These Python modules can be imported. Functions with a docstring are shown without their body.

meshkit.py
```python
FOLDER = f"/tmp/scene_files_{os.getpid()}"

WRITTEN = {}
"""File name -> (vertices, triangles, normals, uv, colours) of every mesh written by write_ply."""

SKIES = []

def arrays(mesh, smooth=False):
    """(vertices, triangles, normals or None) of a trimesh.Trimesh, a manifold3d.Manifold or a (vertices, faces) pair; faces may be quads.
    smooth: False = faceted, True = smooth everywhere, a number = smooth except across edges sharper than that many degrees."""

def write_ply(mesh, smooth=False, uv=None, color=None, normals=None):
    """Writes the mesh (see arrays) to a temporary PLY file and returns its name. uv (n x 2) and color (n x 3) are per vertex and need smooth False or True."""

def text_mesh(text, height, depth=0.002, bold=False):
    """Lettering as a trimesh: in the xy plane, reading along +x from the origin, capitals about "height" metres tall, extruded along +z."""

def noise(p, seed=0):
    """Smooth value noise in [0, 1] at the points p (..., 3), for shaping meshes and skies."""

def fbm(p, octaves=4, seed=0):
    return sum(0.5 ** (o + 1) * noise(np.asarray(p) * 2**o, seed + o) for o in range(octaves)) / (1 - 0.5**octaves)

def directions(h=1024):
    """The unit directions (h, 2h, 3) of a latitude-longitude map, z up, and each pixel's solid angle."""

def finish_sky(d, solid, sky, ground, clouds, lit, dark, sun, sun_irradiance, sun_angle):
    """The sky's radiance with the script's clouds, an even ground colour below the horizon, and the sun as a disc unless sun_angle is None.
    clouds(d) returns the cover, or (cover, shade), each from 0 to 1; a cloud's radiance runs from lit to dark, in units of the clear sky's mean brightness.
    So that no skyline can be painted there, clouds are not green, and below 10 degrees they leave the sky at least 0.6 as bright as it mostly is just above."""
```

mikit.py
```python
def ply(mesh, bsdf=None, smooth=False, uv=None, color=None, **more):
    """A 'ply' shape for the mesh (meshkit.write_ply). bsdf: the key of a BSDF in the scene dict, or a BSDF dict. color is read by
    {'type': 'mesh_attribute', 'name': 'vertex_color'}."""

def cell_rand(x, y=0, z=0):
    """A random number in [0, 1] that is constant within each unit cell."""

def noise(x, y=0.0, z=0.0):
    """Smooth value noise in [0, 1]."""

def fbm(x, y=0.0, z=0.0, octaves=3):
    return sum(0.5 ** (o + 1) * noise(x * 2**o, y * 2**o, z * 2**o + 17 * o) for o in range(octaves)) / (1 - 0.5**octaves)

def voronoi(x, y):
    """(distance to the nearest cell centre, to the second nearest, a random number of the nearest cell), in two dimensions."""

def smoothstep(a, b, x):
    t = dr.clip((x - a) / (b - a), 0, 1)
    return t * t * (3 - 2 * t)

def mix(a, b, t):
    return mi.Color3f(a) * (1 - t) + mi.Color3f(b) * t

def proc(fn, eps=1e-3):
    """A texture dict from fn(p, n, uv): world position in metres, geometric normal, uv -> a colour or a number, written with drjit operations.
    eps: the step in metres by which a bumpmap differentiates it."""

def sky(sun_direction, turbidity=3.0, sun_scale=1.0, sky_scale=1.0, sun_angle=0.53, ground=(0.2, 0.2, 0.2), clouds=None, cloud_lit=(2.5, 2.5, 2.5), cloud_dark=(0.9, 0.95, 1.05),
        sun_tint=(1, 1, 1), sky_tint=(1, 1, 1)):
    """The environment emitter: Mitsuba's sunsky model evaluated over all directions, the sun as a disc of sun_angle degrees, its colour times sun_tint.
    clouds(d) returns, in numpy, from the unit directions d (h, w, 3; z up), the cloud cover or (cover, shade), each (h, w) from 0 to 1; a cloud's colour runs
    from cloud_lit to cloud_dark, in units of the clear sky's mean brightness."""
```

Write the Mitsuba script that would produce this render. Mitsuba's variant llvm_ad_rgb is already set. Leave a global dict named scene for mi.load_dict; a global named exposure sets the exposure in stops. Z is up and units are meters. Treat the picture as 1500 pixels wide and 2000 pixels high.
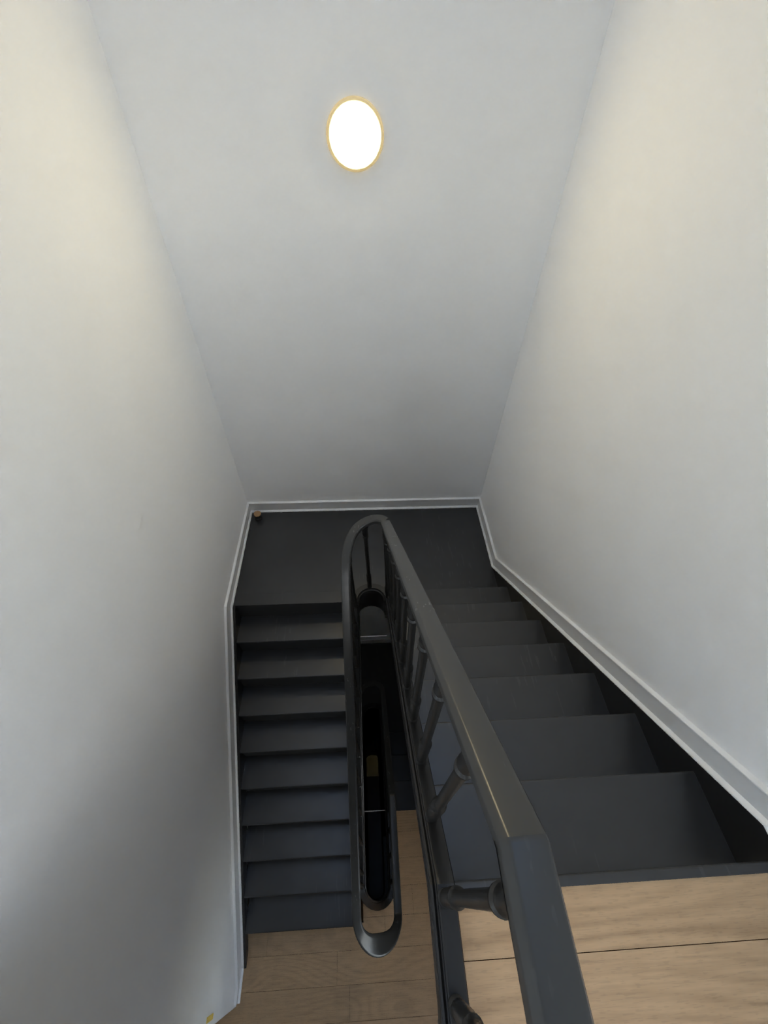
import math
import numpy as np
import trimesh
import drjit as dr
import mitsuba as mi
import mikit
from shapely.geometry import Polygon, box as sbox, Point
from shapely.ops import unary_union

T = mi.ScalarTransform4f
scene, labels = {'type': 'scene'}, {}

# ------------------------------------------------------------------ camera, light, exposure
F = 836.95
EYE = np.array([0.0, 0.0, 1.4502])
YAW, PITCH, ROLL = 0.0719, 0.8410, 0.0300
_cy, _sy = math.cos(YAW), math.sin(YAW)
FW = np.array([math.cos(PITCH) * _sy, math.cos(PITCH) * _cy, -math.sin(PITCH)])
_R = np.array([_cy, -_sy, 0.0])
_U = np.cross(_R, FW)
UP = -math.sin(ROLL) * _R + math.cos(ROLL) * _U
scene['camera'] = {'type': 'perspective', 'fov': math.degrees(2 * math.atan(750 / F)), 'fov_axis': 'x', 'near_clip': 0.02, 'far_clip': 100.0,
                   'to_world': T().look_at(origin=EYE.tolist(), target=(EYE + FW).tolist(), up=UP.tolist())}
exposure = -0.06
SKY = 35.0          # daylight through the unseen skylight and windows
LAMP = 71.0        # the round wall lamp
scene['sky'] = mikit.sky((0.2, -0.6, 0.6), turbidity=3.4, sun_scale=0.0, sky_scale=SKY, ground=(0.35, 0.34, 0.32), sky_tint=(1.19, 1.0, 0.82))

# ------------------------------------------------------------------ measures (metres; z = 0 is the upper floor)
RI, G, Y0 = 0.2, 0.2461, 0.0169            # riser, tread and first nosing of the right flight
GL, YL, ZM = 0.2163, 1.7626, -1.6          # tread and first nosing of the left flight, height of the half landing
ZF = -3.6                                  # lower floor
XL, XR, YE = -1.075, 1.117, 2.777          # faces of the walls
WX, WR = 0.047, 0.13                       # axis and radius of the stair well
ZC, YB = 5.2, -2.2                         # ceiling (out of view, height set for even light), wall behind the camera
nr = lambda y: -RI * (y - Y0) / G
nl = lambda y: ZM - RI * (YL - y) / GL

# ------------------------------------------------------------------ materials
smooth, mix, fbm, noise, cell = mikit.smoothstep, mikit.mix, mikit.fbm, mikit.noise, mikit.cell_rand


def rgb(*c):
    return {'type': 'rgb', 'value': list(c)}


def mat(name, d, bump=None, scale=1.0):
    if bump is not None:
        d = {'type': 'bumpmap', 'arbitrary': {**mikit.proc(bump, eps=2e-3)}, 'scale': scale, 'bsdf': d}
    scene[name] = {'type': 'twosided', 'bsdf': d}


def wall_colour(p, n, uv):
    a = fbm(p.x * 2.3 + p.y * 1.7, p.y * 2.1, p.z * 2.2, 3)
    b = noise(p.x * 40, p.y * 40, p.z * 40)
    return mix((0.86, 0.855, 0.835), (0.90, 0.895, 0.88), a * 0.8 + b * 0.2)


def wall_relief(p, n, uv):
    return fbm(p.x * 9, p.y * 9, p.z * 9, 3) * 0.003


mat('wall_paint', {'type': 'principled', 'base_color': mikit.proc(wall_colour), 'roughness': 0.6, 'specular': 0.3}, wall_relief)
mat('white_paint', {'type': 'principled', 'base_color': rgb(0.90, 0.90, 0.89), 'roughness': 0.3, 'specular': 0.5})
mat('grey_paint', {'type': 'principled', 'base_color': rgb(0.66, 0.66, 0.65), 'roughness': 0.4, 'specular': 0.5})
mat('ceiling_paint', {'type': 'principled', 'base_color': rgb(0.82, 0.82, 0.81), 'roughness': 0.8})


def black_colour(p, n, uv):
    a = fbm(p.x * 5, p.y * 5, p.z * 5, 3)
    s = smooth(0.72, 0.80, fbm(p.x * 90, p.y * 11 + 3, p.z * 60, 2)) * smooth(0.5, 0.7, noise(p.x * 3, p.y * 3, p.z * 3))
    return mix(mix((0.020, 0.021, 0.022), (0.026, 0.027, 0.028), a), (0.045, 0.045, 0.045), s * 0.35)


def black_rough(p, n, uv):
    return 0.27 + 0.10 * fbm(p.x * 7, p.y * 7, p.z * 7, 3)


def black_relief(p, n, uv):
    return fbm(p.x * 14, p.y * 60, p.z * 14, 2) * 0.0006


mat('black_tread_paint', {'type': 'principled', 'base_color': mikit.proc(black_colour), 'roughness': mikit.proc(black_rough), 'specular': 0.65}, black_relief)
mat('black_string_paint', {'type': 'principled', 'base_color': rgb(0.010, 0.010, 0.0102), 'roughness': 0.36, 'specular': 0.5})


def rail_colour(p, n, uv):
    s = smooth(0.70, 0.76, fbm(p.x * 150, p.y * 40, p.z * 40, 2)) * smooth(0.55, 0.7, noise(p.x * 19, p.y * 9, p.z * 9))
    return mix((0.037, 0.038, 0.037), (0.12, 0.12, 0.12), s * 0.5)


def rail_rough(p, n, uv):
    return 0.26 + 0.12 * fbm(p.x * 20, p.y * 8, p.z * 8, 3)


mat('rail_paint', {'type': 'principled', 'base_color': mikit.proc(rail_colour), 'roughness': mikit.proc(rail_rough), 'specular': 0.5})
mat('spindle_paint', {'type': 'principled', 'base_color': rgb(0.013, 0.013, 0.0125), 'roughness': 0.33, 'specular': 0.5})
mat('steel', {'type': 'roughconductor', 'material': 'Cr', 'alpha': 0.2})
mat('rubber', {'type': 'principled', 'base_color': rgb(0.012, 0.011, 0.011), 'roughness': 0.5})
mat('cap_wood', {'type': 'principled', 'base_color': rgb(0.33, 0.19, 0.09), 'roughness': 0.45})
mat('yellow', {'type': 'principled', 'base_color': rgb(0.70, 0.52, 0.12), 'roughness': 0.5})
mat('cream', {'type': 'principled', 'base_color': rgb(0.60, 0.49, 0.29), 'roughness': 0.6})
mat('stone', {'type': 'principled', 'base_color': rgb(0.5, 0.47, 0.33), 'roughness': 0.5})
scene['pane_glass'] = {'type': 'thindielectric'}

PW = 0.192


def oak_at(offset, first, figure):
    def oak(p, n, uv):
        i = dr.floor((first - p.y) / PW)
        r1, r2 = cell(i, 3, 1), cell(i, 5, 2)
        x, y = p.x + r1 * 17.0, p.y + r2 * 3.0
        bend = fbm(x * 1.3, y * 3.2, offset, 2)
        ring = 0.5 + 0.5 * dr.sin((y * 20.0 + bend * 11.0) * 6.2832)
        ring = ring * ring * smooth(0.38, 0.70, noise(x * 0.9, y * 3.0, 7.0 + offset))
        fibre = fbm(x * 9.0, y * 190.0, offset, 3)
        mottle = fbm(x * 26.0, y * 55.0, offset, 2)
        pore = smooth(0.66, 0.85, noise(x * 60.0, y * 620.0, offset))
        knot = smooth(0.74, 0.84, fbm(x * 4.0, y * 9.0, 31.0 + offset, 2))
        tone = mix((0.465, 0.312, 0.180), (0.335, 0.215, 0.118), dr.clip(0.18 + ring * figure + (fibre - 0.5) * 0.75 + (mottle - 0.5) * 0.35, 0, 1))
        tone = tone * (0.94 + 0.12 * r2) * (1 - 0.10 * pore)
        return mix(tone, (0.21, 0.145, 0.09), knot * 0.22)
    return oak


mat('oak_upper', {'type': 'principled', 'base_color': mikit.proc(oak_at(0.0, 0.065, 0.75)), 'roughness': 0.5, 'specular': 0.4})
mat('oak_lower', {'type': 'principled', 'base_color': mikit.proc(oak_at(9.0, 0.053, 0.32)), 'roughness': 0.45, 'specular': 0.4})
mat('dark_gap', {'type': 'principled', 'base_color': rgb(0.11, 0.075, 0.045), 'roughness': 0.8})


# ------------------------------------------------------------------ helpers
def put(key, mesh, material, sm=False, label=None, category=None, group=None, kind=None):
    k, i = key, 0
    while k in scene:
        i += 1
        k = f'{key}_{i:03d}'
    scene[k] = mikit.ply(mesh, material, sm)
    about(k, label, category, group, kind)
    return k


def about(k, label=None, category=None, group=None, kind=None):
    d = {a: b for a, b in (('label', label), ('category', category), ('group', group), ('kind', kind)) if b}
    if d:
        labels[k] = {**labels.get(k, {}), **d}


def box(x0, x1, y0, y1, z0, z1):
    m = trimesh.creation.box((x1 - x0, y1 - y0, z1 - z0))
    m.apply_translation(((x0 + x1) / 2, (y0 + y1) / 2, (z0 + z1) / 2))
    return m


def slab(poly, z0, z1):
    parts = [trimesh.creation.extrude_polygon(g, z1 - z0, engine='earcut') for g in getattr(poly, 'geoms', [poly]) if g.area > 1e-6]
    m = trimesh.util.concatenate(parts)
    m.apply_translation((0, 0, z0))
    return m


def side_plate(pts, x0, x1):
    """A board standing in a plane x = const: the polygon pts (y, z), from x0 to x1."""
    m = trimesh.creation.extrude_polygon(Polygon(pts), x1 - x0, engine='earcut')
    M = np.eye(4)
    M[:3, :3] = [[0, 0, 1], [1, 0, 0], [0, 1, 0]]
    m.apply_transform(M)
    m.apply_translation((x0, 0, 0))
    return m


def sweep(path, profile, width=None):
    """Upright cross-sections (n to the right of the way, dz up) along a 3-D path; closed at both ends."""
    p, prof = np.asarray(path, float), np.asarray(profile, float)
    d = np.diff(p[:, :2], axis=0)
    d /= np.linalg.norm(d, axis=1, keepdims=True)
    t = np.vstack([d[:1], d[:-1] + d[1:], d[-1:]])
    t /= np.linalg.norm(t, axis=1, keepdims=True)
    cosh = np.concatenate([[1], np.maximum((t[1:-1] * d[1:]).sum(1), 0.5), [1]])
    nrm = np.stack([t[:, 1], -t[:, 0]], -1) / cosh[:, None]
    w = np.ones(len(p)) if width is None else np.asarray(width)
    k, n = len(prof), len(p)
    v = np.zeros((n, k, 3))
    v[:, :, :2] = p[:, None, :2] + nrm[:, None, :] * (prof[None, :, :1] * w[:, None, None])
    v[:, :, 2] = p[:, None, 2] + prof[None, :, 1]
    f = []
    for i in range(n - 1):
        for j in range(k):
            a, b, c, e = i * k + j, i * k + (j + 1) % k, (i + 1) * k + (j + 1) % k, (i + 1) * k + j
            f += [[a, b, c], [a, c, e]]
    tri = _caps(prof)
    f += [list(x) for x in tri] + [[x[0] + (n - 1) * k, x[2] + (n - 1) * k, x[1] + (n - 1) * k] for x in tri]
    m = trimesh.Trimesh(v.reshape(-1, 3), f, process=False)
    trimesh.repair.fix_normals(m)
    return m


def _caps(prof):
    import mapbox_earcut as me
    return me.triangulate_float64(np.asarray(prof, float), np.array([len(prof)], np.uint32)).reshape(-1, 3)


def lathe(profile, sides=20):
    return trimesh.creation.revolve(np.asarray(profile, float), sections=sides)


def beam(a, b, rad, sides=12):
    return trimesh.creation.cylinder(rad, segment=[a, b], sections=sides)


# ------------------------------------------------------------------ the room
def struct(key, mesh, material, label, sm=False):
    return put(key, mesh, material, sm, label, None, None, 'structure')


ZB = -8.6
struct('wall_left', box(XL - 0.14, XL, -0.59, YE + 0.14, ZB, ZC), 'wall_paint', 'smooth off-white plaster wall along the left side of the stairwell')
RN = (-1.95, -0.75, -2.95, -1.80)                     # unseen window of the right wall one storey down, lights the lower left wall: y0, y1, z0, z1
RU = (-1.95, -0.75, 0.60, 2.25)                       # unseen window on the upper landing, placed to light the left wall
LU = (-2.05, -0.70, 0.55, 2.45)                       # unseen window of the left passage, placed to light the right wall
wr = [box(XR, XR + 0.14, RN[1], YE + 0.14, ZB, ZC), box(XR, XR + 0.14, YB - 0.14, RN[0], ZB, ZC)]
wr += [box(XR, XR + 0.14, RN[0], RN[1], lo, hi) for lo, hi in ((ZB, RN[2]), (RN[3], RU[2]), (RU[3], ZC))]
struct('wall_right', trimesh.util.concatenate(wr), 'wall_paint', 'smooth off-white plaster wall along the right side of the stairwell')
struct('wall_back', box(XL - 0.14, XR + 0.14, YE, YE + 0.14, ZB, ZC), 'wall_paint', 'tall off-white end wall of the stairwell carrying the round lamp')
WN = (-0.45, 0.50, 0.85, 2.10)                        # unseen window behind the camera, placed to light the walls ahead: x0, x1, z0, z1
wf = [box(-2.2, WN[0], YB - 0.14, YB, ZB, ZC), box(WN[1], XR + 0.14, YB - 0.14, YB, ZB, ZC), box(WN[0], WN[1], YB - 0.14, YB, ZB, WN[2]), box(WN[0], WN[1], YB - 0.14, YB, WN[3], ZC)]
struct('wall_front', trimesh.util.concatenate(wf), 'wall_paint', 'off-white wall with an unseen window behind the upper landing')


def window(key, a0, a1, z0, z1, at, along_x, label):
    """An unseen two-light casement: frame and mullion, two panes."""
    e, m_ = 0.045, (a0 + a1) / 2
    bars = [(a0, a0 + e, z0, z1), (a1 - e, a1, z0, z1), (a0 + e, a1 - e, z0, z0 + e), (a0 + e, a1 - e, z1 - e, z1), (m_ - 0.02, m_ + 0.02, z0 + e, z1 - e)]
    struct(key, trimesh.util.concatenate([box(p, q, at - 0.03, at + 0.03, u, v) if along_x else box(at - 0.03, at + 0.03, p, q, u, v) for p, q, u, v in bars]), 'white_paint', label)
    for p, q in ((a0 + e, m_ - 0.02), (m_ + 0.02, a1 - e)):
        c = [(p, z0 + e), (q, z0 + e), (q, z1 - e), (p, z1 - e)]
        put(key + '__pane', trimesh.Trimesh([(u, at, v) if along_x else (at, u, v) for u, v in c], [[0, 1, 2], [0, 2, 3]], process=False), 'pane_glass')


window('window_2', WN[0], WN[1], WN[2], WN[3], YB - 0.10, True, 'unseen white framed two-light window behind the camera, placed to light the walls ahead')
window('window_4', RU[0], RU[1], RU[2], RU[3], XR + 0.10, False, 'unseen white framed two-light window in the right wall, placed to light the left wall')
window('window_5', LU[0], LU[1], LU[2], LU[3], -2.3, False, 'unseen white framed two-light window of the left passage, placed to light the right wall')
window('window_3', RN[0], RN[1], RN[2], RN[3], XR + 0.10, False, 'unseen white framed two-light window one storey down, placed to light the lower left wall')
wl = [box(-2.34, -2.2, YB - 0.14, LU[0], ZB, ZC), box(-2.34, -2.2, LU[1], -0.3, ZB, ZC), box(-2.34, -2.2, LU[0], LU[1], ZB, LU[2]), box(-2.34, -2.2, LU[0], LU[1], LU[3], ZC)]
struct('wall_side', trimesh.util.concatenate(wl + [box(-2.2, XL - 0.14, -0.45, -0.3, ZB, ZC)]), 'wall_paint', 'off-white wall of the passage left of the stairs')
SKX, SKY_Y = (-0.80, 0.90), (0.3, 2.2)  # unseen skylight, sized to light the walls and tint the treads
hole = sbox(SKX[0], SKY_Y[0], SKX[1], SKY_Y[1])
struct('ceiling', slab(sbox(-2.34, YB - 0.14, XR + 0.14, YE + 0.14).difference(hole), ZC, ZC + 0.3), 'ceiling_paint', 'white plaster ceiling out of view, open under the unseen skylight')
fr = slab(hole.buffer(0.03, join_style=2).difference(hole.buffer(-0.04, join_style=2)), ZC + 0.3, ZC + 0.36)
struct('window_1', fr, 'white_paint', 'unseen white framed skylight over the stairwell, placed to light walls and treads')
put('window_1__pane', trimesh.Trimesh([[SKX[0] + .02, SKY_Y[0] + .02, ZC + .33], [SKX[1] - .02, SKY_Y[0] + .02, ZC + .33], [SKX[1] - .02, SKY_Y[1] - .02, ZC + .33], [SKX[0] + .02, SKY_Y[1] - .02, ZC + .33]], [[0, 1, 2], [0, 2, 3]], process=False), 'pane_glass')

# --- floors
well = lambda yc: Point(WX, yc).buffer(WR, 48)
U0, U1, UM = -0.23, 0.06, 1.75                       # centres of the turns of the well
open0 = unary_union([sbox(-3, U0, WX + WR, 4), well(U0), sbox(-3, U0 - WR, WX, 4)])
area0 = sbox(-2.2, YB, XR, -0.008).difference(open0)
below0 = sbox(-2.2, YB, XR, Y0 - 0.004).difference(open0)
open1 = unary_union([sbox(WX - WR, U1, WX + WR, 4), well(U1), sbox(-3, -0.17, WX - WR, 4)])
area1 = unary_union([sbox(-2.2, YB, XL - 0.14, -0.45), sbox(XL - 0.14, YB, XL, -0.59), sbox(XL, YB, XR, 0.6)]).difference(open1)
under1 = area1


def planks(holder, area, ztop, first, material, ends, seed):
    """Boards along x, each its own part."""
    rng = np.random.default_rng(seed)
    y, row = first, 0
    variants = {}
    while y > YB:
        cuts = [-2.4] + ends(row) + [1.3]
        for a, b in zip(cuts[:-1], cuts[1:]):
            g = sbox(a + 0.0008, y - PW + 0.0008, b - 0.0008, y - 0.0008).intersection(area)
            for piece in getattr(g, 'geoms', [g]):
                if piece.area > 2e-3:
                    put(f'{holder}__plank', slab(piece, ztop - 0.012, ztop), material)
        y -= PW
        row += 1


struct('floor', slab(below0, -0.26, -0.012), 'ceiling_paint', 'oak plank floor of the upper landing')
put('floor__underlay', slab(area0, -0.0121, -0.0085), 'dark_gap')
planks('floor', area0, 0.0, 0.065, 'oak_upper', lambda i: [[-0.9], [0.0, ], [-0.5, 0.62], [-1.2, 0.1]][i % 4], 1)
struct('floor_002', slab(under1, ZF - 0.26, ZF - 0.012), 'ceiling_paint', 'oak plank floor one storey down, seen past the foot of the stairs')
put('floor_002__underlay', slab(area1.buffer(-0.002), ZF - 0.0121, ZF - 0.0085), 'dark_gap')
planks('floor_002', area1, ZF, 0.629, 'oak_lower', lambda i: [[-0.2], [-0.7, 0.6], [-0.45, 0.9], [0.35], [-0.88, 0.1], [-0.3, 0.7]][i % 6], 2)

# half landings: black boards
halfA = unary_union([sbox(XL, YL, WX - WR, YE), sbox(WX - WR, UM, WX + WR, YE), sbox(WX + WR, 1.742, XR, YE)]).difference(unary_union([sbox(WX - WR, 1, WX + WR, UM), well(UM)]))
edge = halfA.intersection(sbox(-2, 0, 2, 1.866))
rest = halfA.intersection(sbox(-2, 1.8668, 2, 4))
struct('floor_001', slab(halfA.buffer(-0.012), ZM - 0.25, ZM - 0.02), 'black_tread_paint', 'black painted half landing below the round wall lamp')
put('floor_001__board', slab(rest, ZM - 0.02, ZM), 'black_tread_paint')
put('floor_001__nosing_board', slab(edge, ZM - 0.028, ZM + 0.0006), 'black_tread_paint')
Z2, Z3, Z4, Z5 = -4.55, -5.9, -6.9, -8.5
struct('floor_003', slab(halfA, Z2 - 0.25, Z2), 'black_tread_paint', 'black half landing deeper down the stair well')
struct('floor_005', slab(halfA, Z4 - 0.25, Z4), 'black_tread_paint', 'black half landing far down the stair well')
area3 = sbox(-2.2, YB, XR, 0.6).difference(unary_union([sbox(WX - WR, U1, WX + WR, 4), well(U1), sbox(-3, 0.45, WX - WR, 4), sbox(-2.2, -0.45, XL, 2)]))
struct('floor_004', slab(area3, Z3 - 0.25, Z3), 'oak_lower', 'wooden floor two storeys down')
struct('floor_006', box(-2.2, XR, 1.775, YE, Z5 - 0.1, Z5), 'stone', 'pale floor at the bottom of the stair well')
put('floor_006__dark_floor', box(-2.2, XR, YB, 1.775, Z5 - 0.1, Z5 + 0.01), 'black_tread_paint')


# ------------------------------------------------------------------ the flights
def tread_mesh(x0, x1, yn, yr, z, t=0.032):
    """A board from the riser (yr) to a rounded nosing (yn)."""
    s = 1 if yn > yr else -1
    pts = [(yr, z), (yn - s * 0.010, z), (yn - s * 0.004, z - 0.002), (yn - s * 0.0008, z - 0.007), (yn, z - 0.016), (yn - s * 0.002, z - 0.026), (yn - s * 0.008, z - t), (yr, z - t)]
    return side_plate(pts, x0, x1)


def flight(key, x0, x1, ytop, ztop, ri, g, n, s, label, first_nosing=None):
    """n risers, n - 1 treads, running towards s * y; x0..x1 between the strings."""
    root = key
    for k in range(1, n):
        put(f'{root}__tread', tread_mesh(x0, x1, ytop + s * g * k, ytop + s * (g * (k - 1) - 0.02), ztop - ri * k), 'black_tread_paint', 25)
    for k in range(1, n + 1):
        yr = ytop + s * (g * (k - 1) - 0.02)
        zt = ztop - ri * (k - 1) - (0.032 if k > 1 else 0.03)
        put(f'{root}__riser', box(x0, x1, min(yr, yr - s * 0.018), max(yr, yr - s * 0.018), ztop - ri * k, zt), 'black_tread_paint')
    y_end = ytop + s * (g * (n - 1) - 0.02)
    a, b = (ytop - s * 0.02, ztop), (y_end, ztop - ri * (n - 1))
    drop = 0.27
    pts = [(a[0], a[1] - drop - 0.03 + 0.02), (b[0], b[1] - drop + 0.01), (b[0], b[1] - drop - 0.01), (a[0], a[1] - drop - 0.03)]
    put(f'{root}__soffit', side_plate(pts, x0, x1), 'black_string_paint')
    about(root, label, 'stairs')


xi_r, xi_l = WX + WR + 0.022, WX - WR - 0.022
flight('stair_flight', xi_r, 1.100, Y0, 0.0, RI, G, 8, 1, 'black right-hand stair flight running down from the oak landing to the half landing')
put('stair_flight__nosing', tread_mesh(xi_r, XR - 0.001, Y0, -0.008, 0.003, 0.03), 'black_tread_paint', 25)
flight('stair_flight_001', -1.03, xi_l, YL, ZM, RI, GL, 10, -1, 'black left-hand stair flight running down from the half landing to the lower floor')
flight('stair_flight_002', xi_r, XR - 0.017, 0.6, ZF, 0.19, 0.285, 5, 1, 'black stair flight below the lower oak floor, deep in the well on the right')
flight('stair_flight_003', XL + 0.017, xi_l, YL, Z2, 1.35 / 7, GL, 7, -1, 'black stair flight deep in the well on the left')
flight('stair_flight_004', xi_r, XR - 0.017, 0.6, Z3, 0.2, 0.285, 5, 1, 'black lowest right-hand stair flight, deep in the dark well')
flight('stair_flight_005', XL + 0.017, xi_l, YL, Z4, 0.2, GL, 8, -1, 'black lowest left-hand stair flight, deep in the dark well')

# wall strings (the black saw-tooth boards between treads and skirting)
yk = 2.059
put('stair_flight__wall_string', side_plate([(Y0, 0.0), (Y0, nr(Y0) + 0.06), (yk, ZM + 0.002), (1.742, ZM - 0.24), (1.742, nr(1.742) - 0.33), (Y0, -0.33)], 1.100, XR - 0.0005), 'black_string_paint')
yb = -0.389
put('stair_flight_001__wall_string', side_plate([(YL, ZM), (1.745, ZM + 0.0), (yb, ZF), (yb + 0.1, ZF), (YL - 0.02, nl(YL) - 0.34)], XL + 0.0005, -1.030), 'black_string_paint')

# ------------------------------------------------------------------ skirting
SK, BEAD = 0.012, 0.026


def board_yz(foot, top, x0, x1):
    return side_plate(list(foot) + list(top)[::-1], x0, x1)


foot_r = [(YB + 0.002, 0.0), (0.0907, 0.0), (yk, ZM), (YE, ZM)]
top_r = [(YB + 0.002, 0.112), (0.0944, 0.112), (2.064, ZM + 0.112), (YE, ZM + 0.112)]
foot_l = [(-0.575, ZF), (yb, ZF), (1.750, ZM), (YE, ZM)]
top_l = [(-0.575, ZF + 0.092), (-0.487, ZF + 0.092), (1.690, ZM + 0.112), (YE, ZM + 0.112)]
bead = [(0.0, 0.0), (BEAD, 0.0), (BEAD, 0.006), (BEAD - 0.002, 0.009), (SK, 0.018), (0.0, 0.018)]
lip = [(0.0, -0.004), (SK + 0.005, -0.004), (SK + 0.005, 0.001), (SK + 0.003, 0.003), (0.0, 0.009)]


def trim_side(key, foot, top, right, label):
    x = XR if right else XL
    struct(key, board_yz(foot, top, x - SK if right else x, x if right else x + SK), 'grey_paint', label)
    for nm, ln, pr in (('bead', foot, bead), ('top_ledge', top, lip)):
        path = [(x, y, z) for y, z in ln]
        pr2 = [(-a if right else a, b) for a, b in pr]
        put(f'{key}__{nm}', sweep(path, pr2), 'white_paint', False, 'white ' + nm.replace('_', ' ') + ' of the skirting')


trim_side('baseboard_right', foot_r, top_r, True, 'grey skirting with two white edge lines, rising along the right wall beside the stairs')
trim_side('baseboard_left', foot_l, top_l, False, 'grey skirting with two white edge lines, running down the left wall beside the stairs')
struct('baseboard_back', box(XL, XR, YE - SK, YE, ZM, ZM + 0.112), 'grey_paint', 'grey skirting with two white edge lines along the end wall above the half landing')
for nm, zz, pr in (('bead', ZM, bead), ('top_ledge', ZM + 0.112, lip)):
    put(f'baseboard_back__{nm}', sweep([(XL, YE, zz), (XR, YE, zz)], pr), 'white_paint', False, 'white ' + nm.replace('_', ' ') + ' of the skirting')
struct('baseboard_lower', box(XL, XR, YE - SK, YE, Z2, Z2 + 0.10), 'white_paint', 'pale skirting of the end wall one storey down, seen through the stair well')


# ------------------------------------------------------------------ the string round the well
def arc(yc, upper, z0, z1, r=WR, n=24, ease=(0.0, 1.0), cx=WX):
    """A half turn from the right side to the left (upper: by the far end) or from the left to the right (by the near end)."""
    out = []
    for i in range(n + 1):
        t = i / n
        th = math.pi * t if upper else math.pi * (1 + t)
        u = min(max((t - ease[0]) / (ease[1] - ease[0]), 0), 1)
        u = u * u * (3 - 2 * u)
        out.append((cx + r * math.cos(th), yc + r * math.sin(th), z0 + (z1 - z0) * u))
    return out


STR = [(0.030, 0.030), (0.027, 0.036), (-0.013, 0.036), (-0.016, 0.033), (-0.0165, 0.022), (-0.020, 0.020), (-0.026, 0.026), (-0.031, 0.024), (-0.034, 0.016),
       (-0.034, 0.004), (-0.030, -0.004), (-0.022, -0.008), (-0.019, -0.020), (-0.022, -0.026), (-0.022, -0.036), (-0.014, -0.044), (-0.012, -0.06), (-0.012, -0.262), (0.030, -0.262)]
xr_, xl_ = WX + WR, WX - WR
quarter = [(WX + WR * math.cos(a), U0 + WR * math.sin(a), 0.0) for a in np.linspace(-math.pi / 2, 0, 13)]
S0 = [(XL + 0.005, U0 - WR, 0.0), (WX - 0.1, U0 - WR, 0.0)] + quarter + [(xr_, Y0 - 0.005, 0.0)]
S1 = [(xr_, Y0 - 0.005, 0.0), (xr_, Y0 + 0.01, nr(Y0 + 0.01)), (xr_, 1.50, nr(1.50)), (xr_, 1.58, nr(1.585)), (xr_, 1.66, -1.43), (xr_, 1.71, -1.525), (xr_, UM, ZM)]
S2 = arc(UM, True, ZM, ZM)
S3 = [(xl_, UM, ZM), (xl_, 1.70, nl(1.71)), (xl_, 0.2, nl(0.2)), (xl_, U1, nl(0.075))]
S4 = arc(U1, False, nl(0.075), ZF, ease=(0.0, 0.75))
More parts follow.
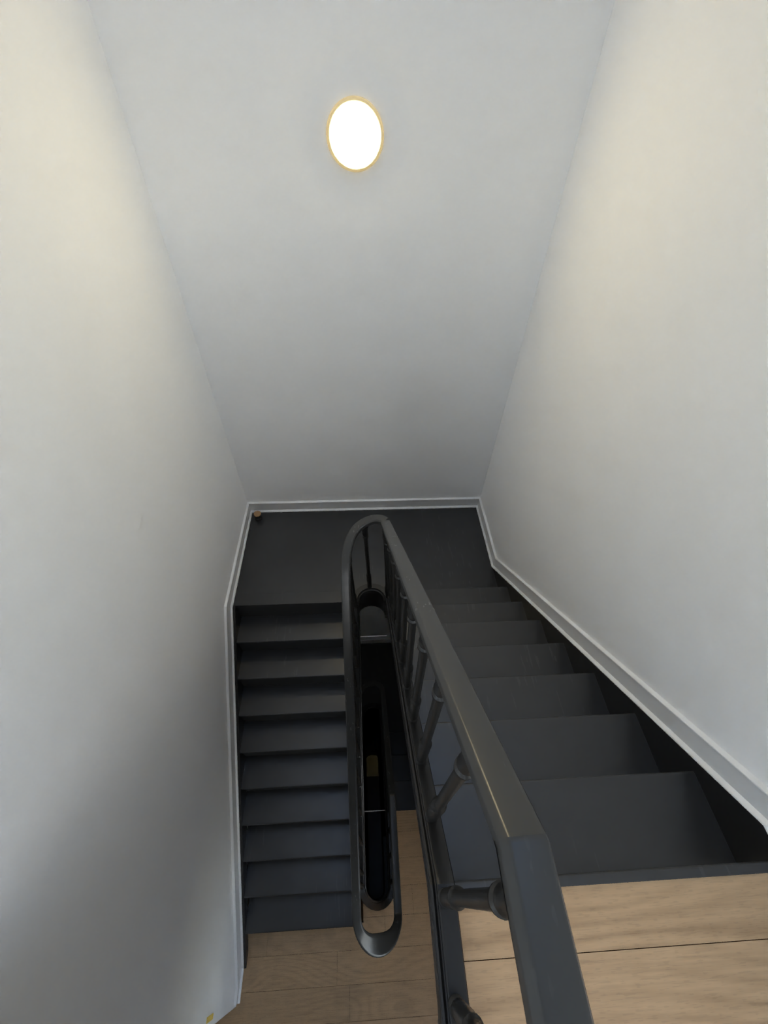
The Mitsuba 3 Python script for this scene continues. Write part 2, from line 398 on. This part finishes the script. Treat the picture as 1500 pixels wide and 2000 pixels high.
S5 = [(xr_, U1, ZF), (xr_, 0.59, ZF), (xr_, 0.62, ZF - 0.02), (xr_, 1.66, ZF - 0.667 * 1.06)]
S6 = [(xr_, 1.66, ZF - 0.667 * 1.06)] + arc(UM, True, ZF - 0.667 * 1.12, Z2, ease=(0.0, 0.45))
k3 = (1.35 / 7) / GL
S7 = [(xl_, UM, Z2), (xl_, 1.70, Z2 - k3 * 0.05), (xl_, 0.46, Z2 - k3 * 1.30), (xl_, 0.25, Z3), (xl_, U1, Z3)] + arc(U1, False, Z3, Z3)[1:] + [(xr_, 0.59, Z3), (xr_, 1.66, Z3 - 0.7 * 1.07)]
S8 = [(xr_, 1.66, Z3 - 0.7 * 1.07)] + arc(UM, True, Z3 - 0.7 * 1.12, Z4, ease=(0.0, 0.45)) + [(xl_, 1.70, Z4 - 0.05), (xl_, 0.25, Z5 + 0.2)]
for nm, S in (('curb', S0), ('raking_string', S1), ('curved_string', S2), ('raking_string', S3), ('curved_string', S4), ('raking_string', S5), ('curved_string', S6), ('raking_string', S7), ('curved_string', S8)):
    put(f'well_string__{nm}', sweep(S, STR), 'black_string_paint', 30)
about('well_string', 'black moulded string winding round the open stair well, carrying the spindles', 'stair string')

# ------------------------------------------------------------------ handrail and spindles
RAIL = [(-0.029, -0.013), (-0.0275, -0.009), (-0.021, -0.0025), (-0.016, 0.0), (0.020, 0.0), (0.025, -0.002), (0.0285, -0.008), (0.029, -0.014), (0.0285, -0.034), (0.022, -0.044), (0.016, -0.049), (-0.016, -0.049), (-0.022, -0.044), (-0.0285, -0.034)]


def spline(pts, n):
    from scipy.interpolate import CubicSpline
    p = np.asarray(pts, float)
    t = np.concatenate([[0], np.cumsum(np.linalg.norm(np.diff(p, axis=0), axis=1))])
    return CubicSpline(t, p)(np.linspace(0, t[-1], n))


HR = 0.85
back_r = [(0.044 + WR * math.cos(a), U0 + WR * math.sin(a), HR) for a in np.linspace(-math.pi / 2, 0, 13)]
R0 = [(XL + 0.005, U0 - WR, HR), (WX - 0.1, U0 - WR, HR)] + back_r + [(0.174, 0.034, HR), (0.1738, 0.042, HR - 0.004)]
R1e = (0.130, 1.675, -0.500)
R1 = [R0[-1], R1e]
R2 = spline([(0.130, 1.675, -0.500), (0.092, 1.712, -0.515), (0.030, 1.727, -0.545), (-0.040, 1.702, -0.580), (-0.093, 1.628, -0.635), (-0.116, 1.52, -0.715), (-0.119, 1.42, -0.81)], 40)
R3 = [tuple(R2[-1]), (-0.112, 0.9, -1.335), (-0.104, 0.02, -2.18)]
th4 = np.linspace(math.pi, 2 * math.pi, 41)
R4 = np.stack([0.038 + 0.142 * np.cos(th4), -0.105 + 0.142 * np.sin(th4), np.interp(th4, [math.pi, 2 * math.pi], [-2.33, -2.745])], -1)
R4 = np.vstack([[(-0.104, 0.02, -2.18)], R4, [(0.180, -0.03, -2.75), (0.180, 0.05, -2.75)]])
W4 = np.concatenate([[1], 1 + 1.0 * np.sin(th4 - math.pi) ** 3, [1, 1]])
R5 = [tuple(R4[-1]), (0.180, 0.60, -2.75), (0.178, 0.63, -2.765), (0.170, 1.69, -2.765 - 0.667 * 1.06)]
R6 = [R5[-1]] + [(x, y, z) for x, y, z in arc(1.70, True, -2.765 - 0.667 * 1.08, -3.75, r=0.145, cx=0.025)][1:] + [(-0.118, 1.55, -3.87), (-0.118, 0.5, -4.85)]
for S, w in ((R0, None), (R1, None), (R2, None), (R3, None), (R4, W4), (R5, None), (R6, None)):
    put('stair_railing__handrail', sweep(S, RAIL, w), 'rail_paint', 32)


def spindle(h):
    """A turned spindle of height h: urn foot, ring, slim shaft, ring, flared head."""
    foot = [(0, 0), (0.019, 0), (0.019, 0.012), (0.0125, 0.020), (0.0125, 0.040), (0.018, 0.046), (0.0185, 0.054), (0.0165, 0.060), (0.0185, 0.10), (0.0200, 0.15), (0.0185, 0.185), (0.0155, 0.200), (0.0155, 0.204),
            (0.0205, 0.210), (0.0205, 0.222), (0.0155, 0.229), (0.0140, 0.240)]
    head = [(0.0140, h - 0.145), (0.0155, h - 0.136), (0.0200, h - 0.130), (0.0205, h - 0.119), (0.0150, h - 0.112), (0.0150, h - 0.104), (0.0190, h - 0.098), (0.0195, h - 0.088), (0.0175, h - 0.080), (0.0195, h - 0.04), (0.0235, h), (0, h)]
    return lathe(foot + head, 18)


def rail_z(pts, x, y):
    p = np.asarray(pts)
    i = np.argmin((p[:, 0] - x) ** 2 + (p[:, 1] - y) ** 2)
    return p[i, 2]


def lean(a, b):
    """A spindle standing at a, its head at b (the rail and the string lie a little out of line)."""
    a, b = np.asarray(a, float), np.asarray(b, float)
    h = b[2] - a[2]
    m = spindle(h)
    m.vertices[:, 0] += (b[0] - a[0]) * m.vertices[:, 2] / h
    m.vertices[:, 1] += (b[1] - a[1]) * m.vertices[:, 2] / h
    m.apply_translation(a)
    return m


def dense(*paths):
    p = np.vstack([np.asarray(q, float) for q in paths])
    out = [np.linspace(a, b, 40) for a, b in zip(p[:-1], p[1:])]
    return np.vstack(out)


D_rail = dense(R0, R1, R2, R3, R4, R5, R6)
feet = []
for k in range(-1, 11):
    y = -0.013 + 0.1765 * k
    z = 0.0 if y < Y0 else float(np.interp(y, [1.50, 1.58, 1.66, 1.71, UM], [nr(1.50), nr(1.585), -1.43, -1.525, ZM])) if y > 1.5 else nr(y)
    feet.append(((xr_, y, z + 0.035), 'r', 1))
feet.append(((WX - 0.01, UM + WR, ZM + 0.035), 'apex', 1))
feet.append(((xl_, 1.72, nl(1.72) + 0.035), 'l', 1))
for k in range(1, 10):
    y = 1.72 - 0.176 * k
    feet.append(((xl_, y, nl(y) + 0.035), 'l', 1))
feet.append(((xl_, -0.0 + 0.06, nl(0.075) + 0.035), 'l', 1))
for y in (0.08, 0.26, 0.44):
    feet.append(((xr_, y, ZF + 0.035), 'low', 1))
for (x, y, z), kind, _ in feet:
    if kind == 'apex':
        b = (0.005, 1.715, -0.60)
    else:
        src = {'r': dense(R0, R1, R2), 'l': dense(R2, R3, R4), 'low': dense(R4, R5)}[kind]
        yh = min(y, 1.665 if kind == 'r' else 1.60)
        near = src[np.abs(src[:, 1] - yh) < 0.02]
        i = np.argmin((near[:, 0] - x) ** 2 + 25 * (near[:, 1] - yh) ** 2)
        b = (near[i, 0], yh, near[i, 2] - 0.046)
    put('stair_railing__baluster', lean((x, y, z), b), 'spindle_paint', 35)
about('stair_railing', 'dark grey painted handrail on black turned spindles, winding down around the stair well', 'stair railing')

# thin steel rods tying the two sides of the well together
put('tie_rod', beam((-0.118, 1.588, -1.862), (0.168, 1.588, -1.862), 0.0035), 'steel', True, 'thin bright rod across the stair well just below the half landing', 'rod')
put('tie_rod_001', beam((-0.074, 0.612, -3.615), (0.168, 0.612, -3.615), 0.006), 'steel', True, 'thin bright rod across the stair well at the edge of the lower oak floor', 'rod')

# ------------------------------------------------------------------ the lamp
LX, LZ = 0.003, 1.112
M = np.eye(4)
M[:3, :3] = [[1, 0, 0], [0, 0, -1], [0, 1, 0]]          # lathe axis -> -y


def on_wall(m):
    m.apply_transform(M)
    m.apply_translation((LX, YE, LZ))
    return m


put('wall_lamp__rim', on_wall(lathe([(0, 0), (0.136, 0), (0.141, 0.004), (0.141, 0.014), (0.136, 0.023), (0.128, 0.027), (0.1235, 0.026), (0.1225, 0.020), (0, 0.020)], 72)), 'cream', 30, 'cream rim glowing to give the warm halo')
scene['wall_lamp__rim']['emitter'] = {'type': 'area', 'radiance': rgb(0.30, 0.21, 0.08)}  # rim glows on its own to give the warm halo round the lamp
put('wall_lamp__diffuser', on_wall(lathe([(0.1205, 0.0205), (0.1205, 0.026), (0.114, 0.032), (0.09, 0.037), (0.05, 0.040), (0, 0.041)], 72)), 'white_paint', True, 'glowing white diffuser')
scene['wall_lamp__diffuser']['emitter'] = {'type': 'area', 'radiance': rgb(LAMP, LAMP * 0.82, LAMP * 0.46)}
about('wall_lamp', 'round glowing white flush lamp high on the end wall', 'lamp')

# unseen small lamp, lights the pale floor at the bottom of the well
m = trimesh.creation.icosphere(3, 0.07)
m.apply_translation((0.6, 2.5, -7.35))
put('unseen_hall_lamp', m, 'white_paint', True, 'small round lamp out of view, placed to light the floor under the lowest landing', 'lamp')
scene['unseen_hall_lamp']['emitter'] = {'type': 'area', 'radiance': rgb(3.0, 2.6, 1.6)}

# ------------------------------------------------------------------ small things
ds = lathe([(0, 0), (0.031, 0), (0.033, 0.003), (0.033, 0.020), (0.030, 0.024), (0.030, 0.050), (0.033, 0.054), (0.033, 0.062), (0, 0.062)], 28)
ds.apply_translation((-0.978, 2.675, ZM))
put('door_stop__body', ds, 'rubber', 30, 'black rubber body')
cap = lathe([(0, 0), (0.032, 0), (0.033, 0.003), (0.033, 0.012), (0.030, 0.015), (0.006, 0.0155), (0.004, 0.0135), (0, 0.0135)], 28)
cap.apply_translation((-0.978, 2.675, ZM + 0.062))
put('door_stop__cap', cap, 'cap_wood', 30, 'brown wooden cap')
about('door_stop', 'small round black door stop with brown top in the left corner of the half landing', 'door stop')

tag = box(XL, XL + 0.006, -0.556, -0.530, -2.90, -2.765)
put('wall_tag', tag, 'yellow', False, 'small yellow tag low on the left wall by the bottom edge of the photo', 'tag')
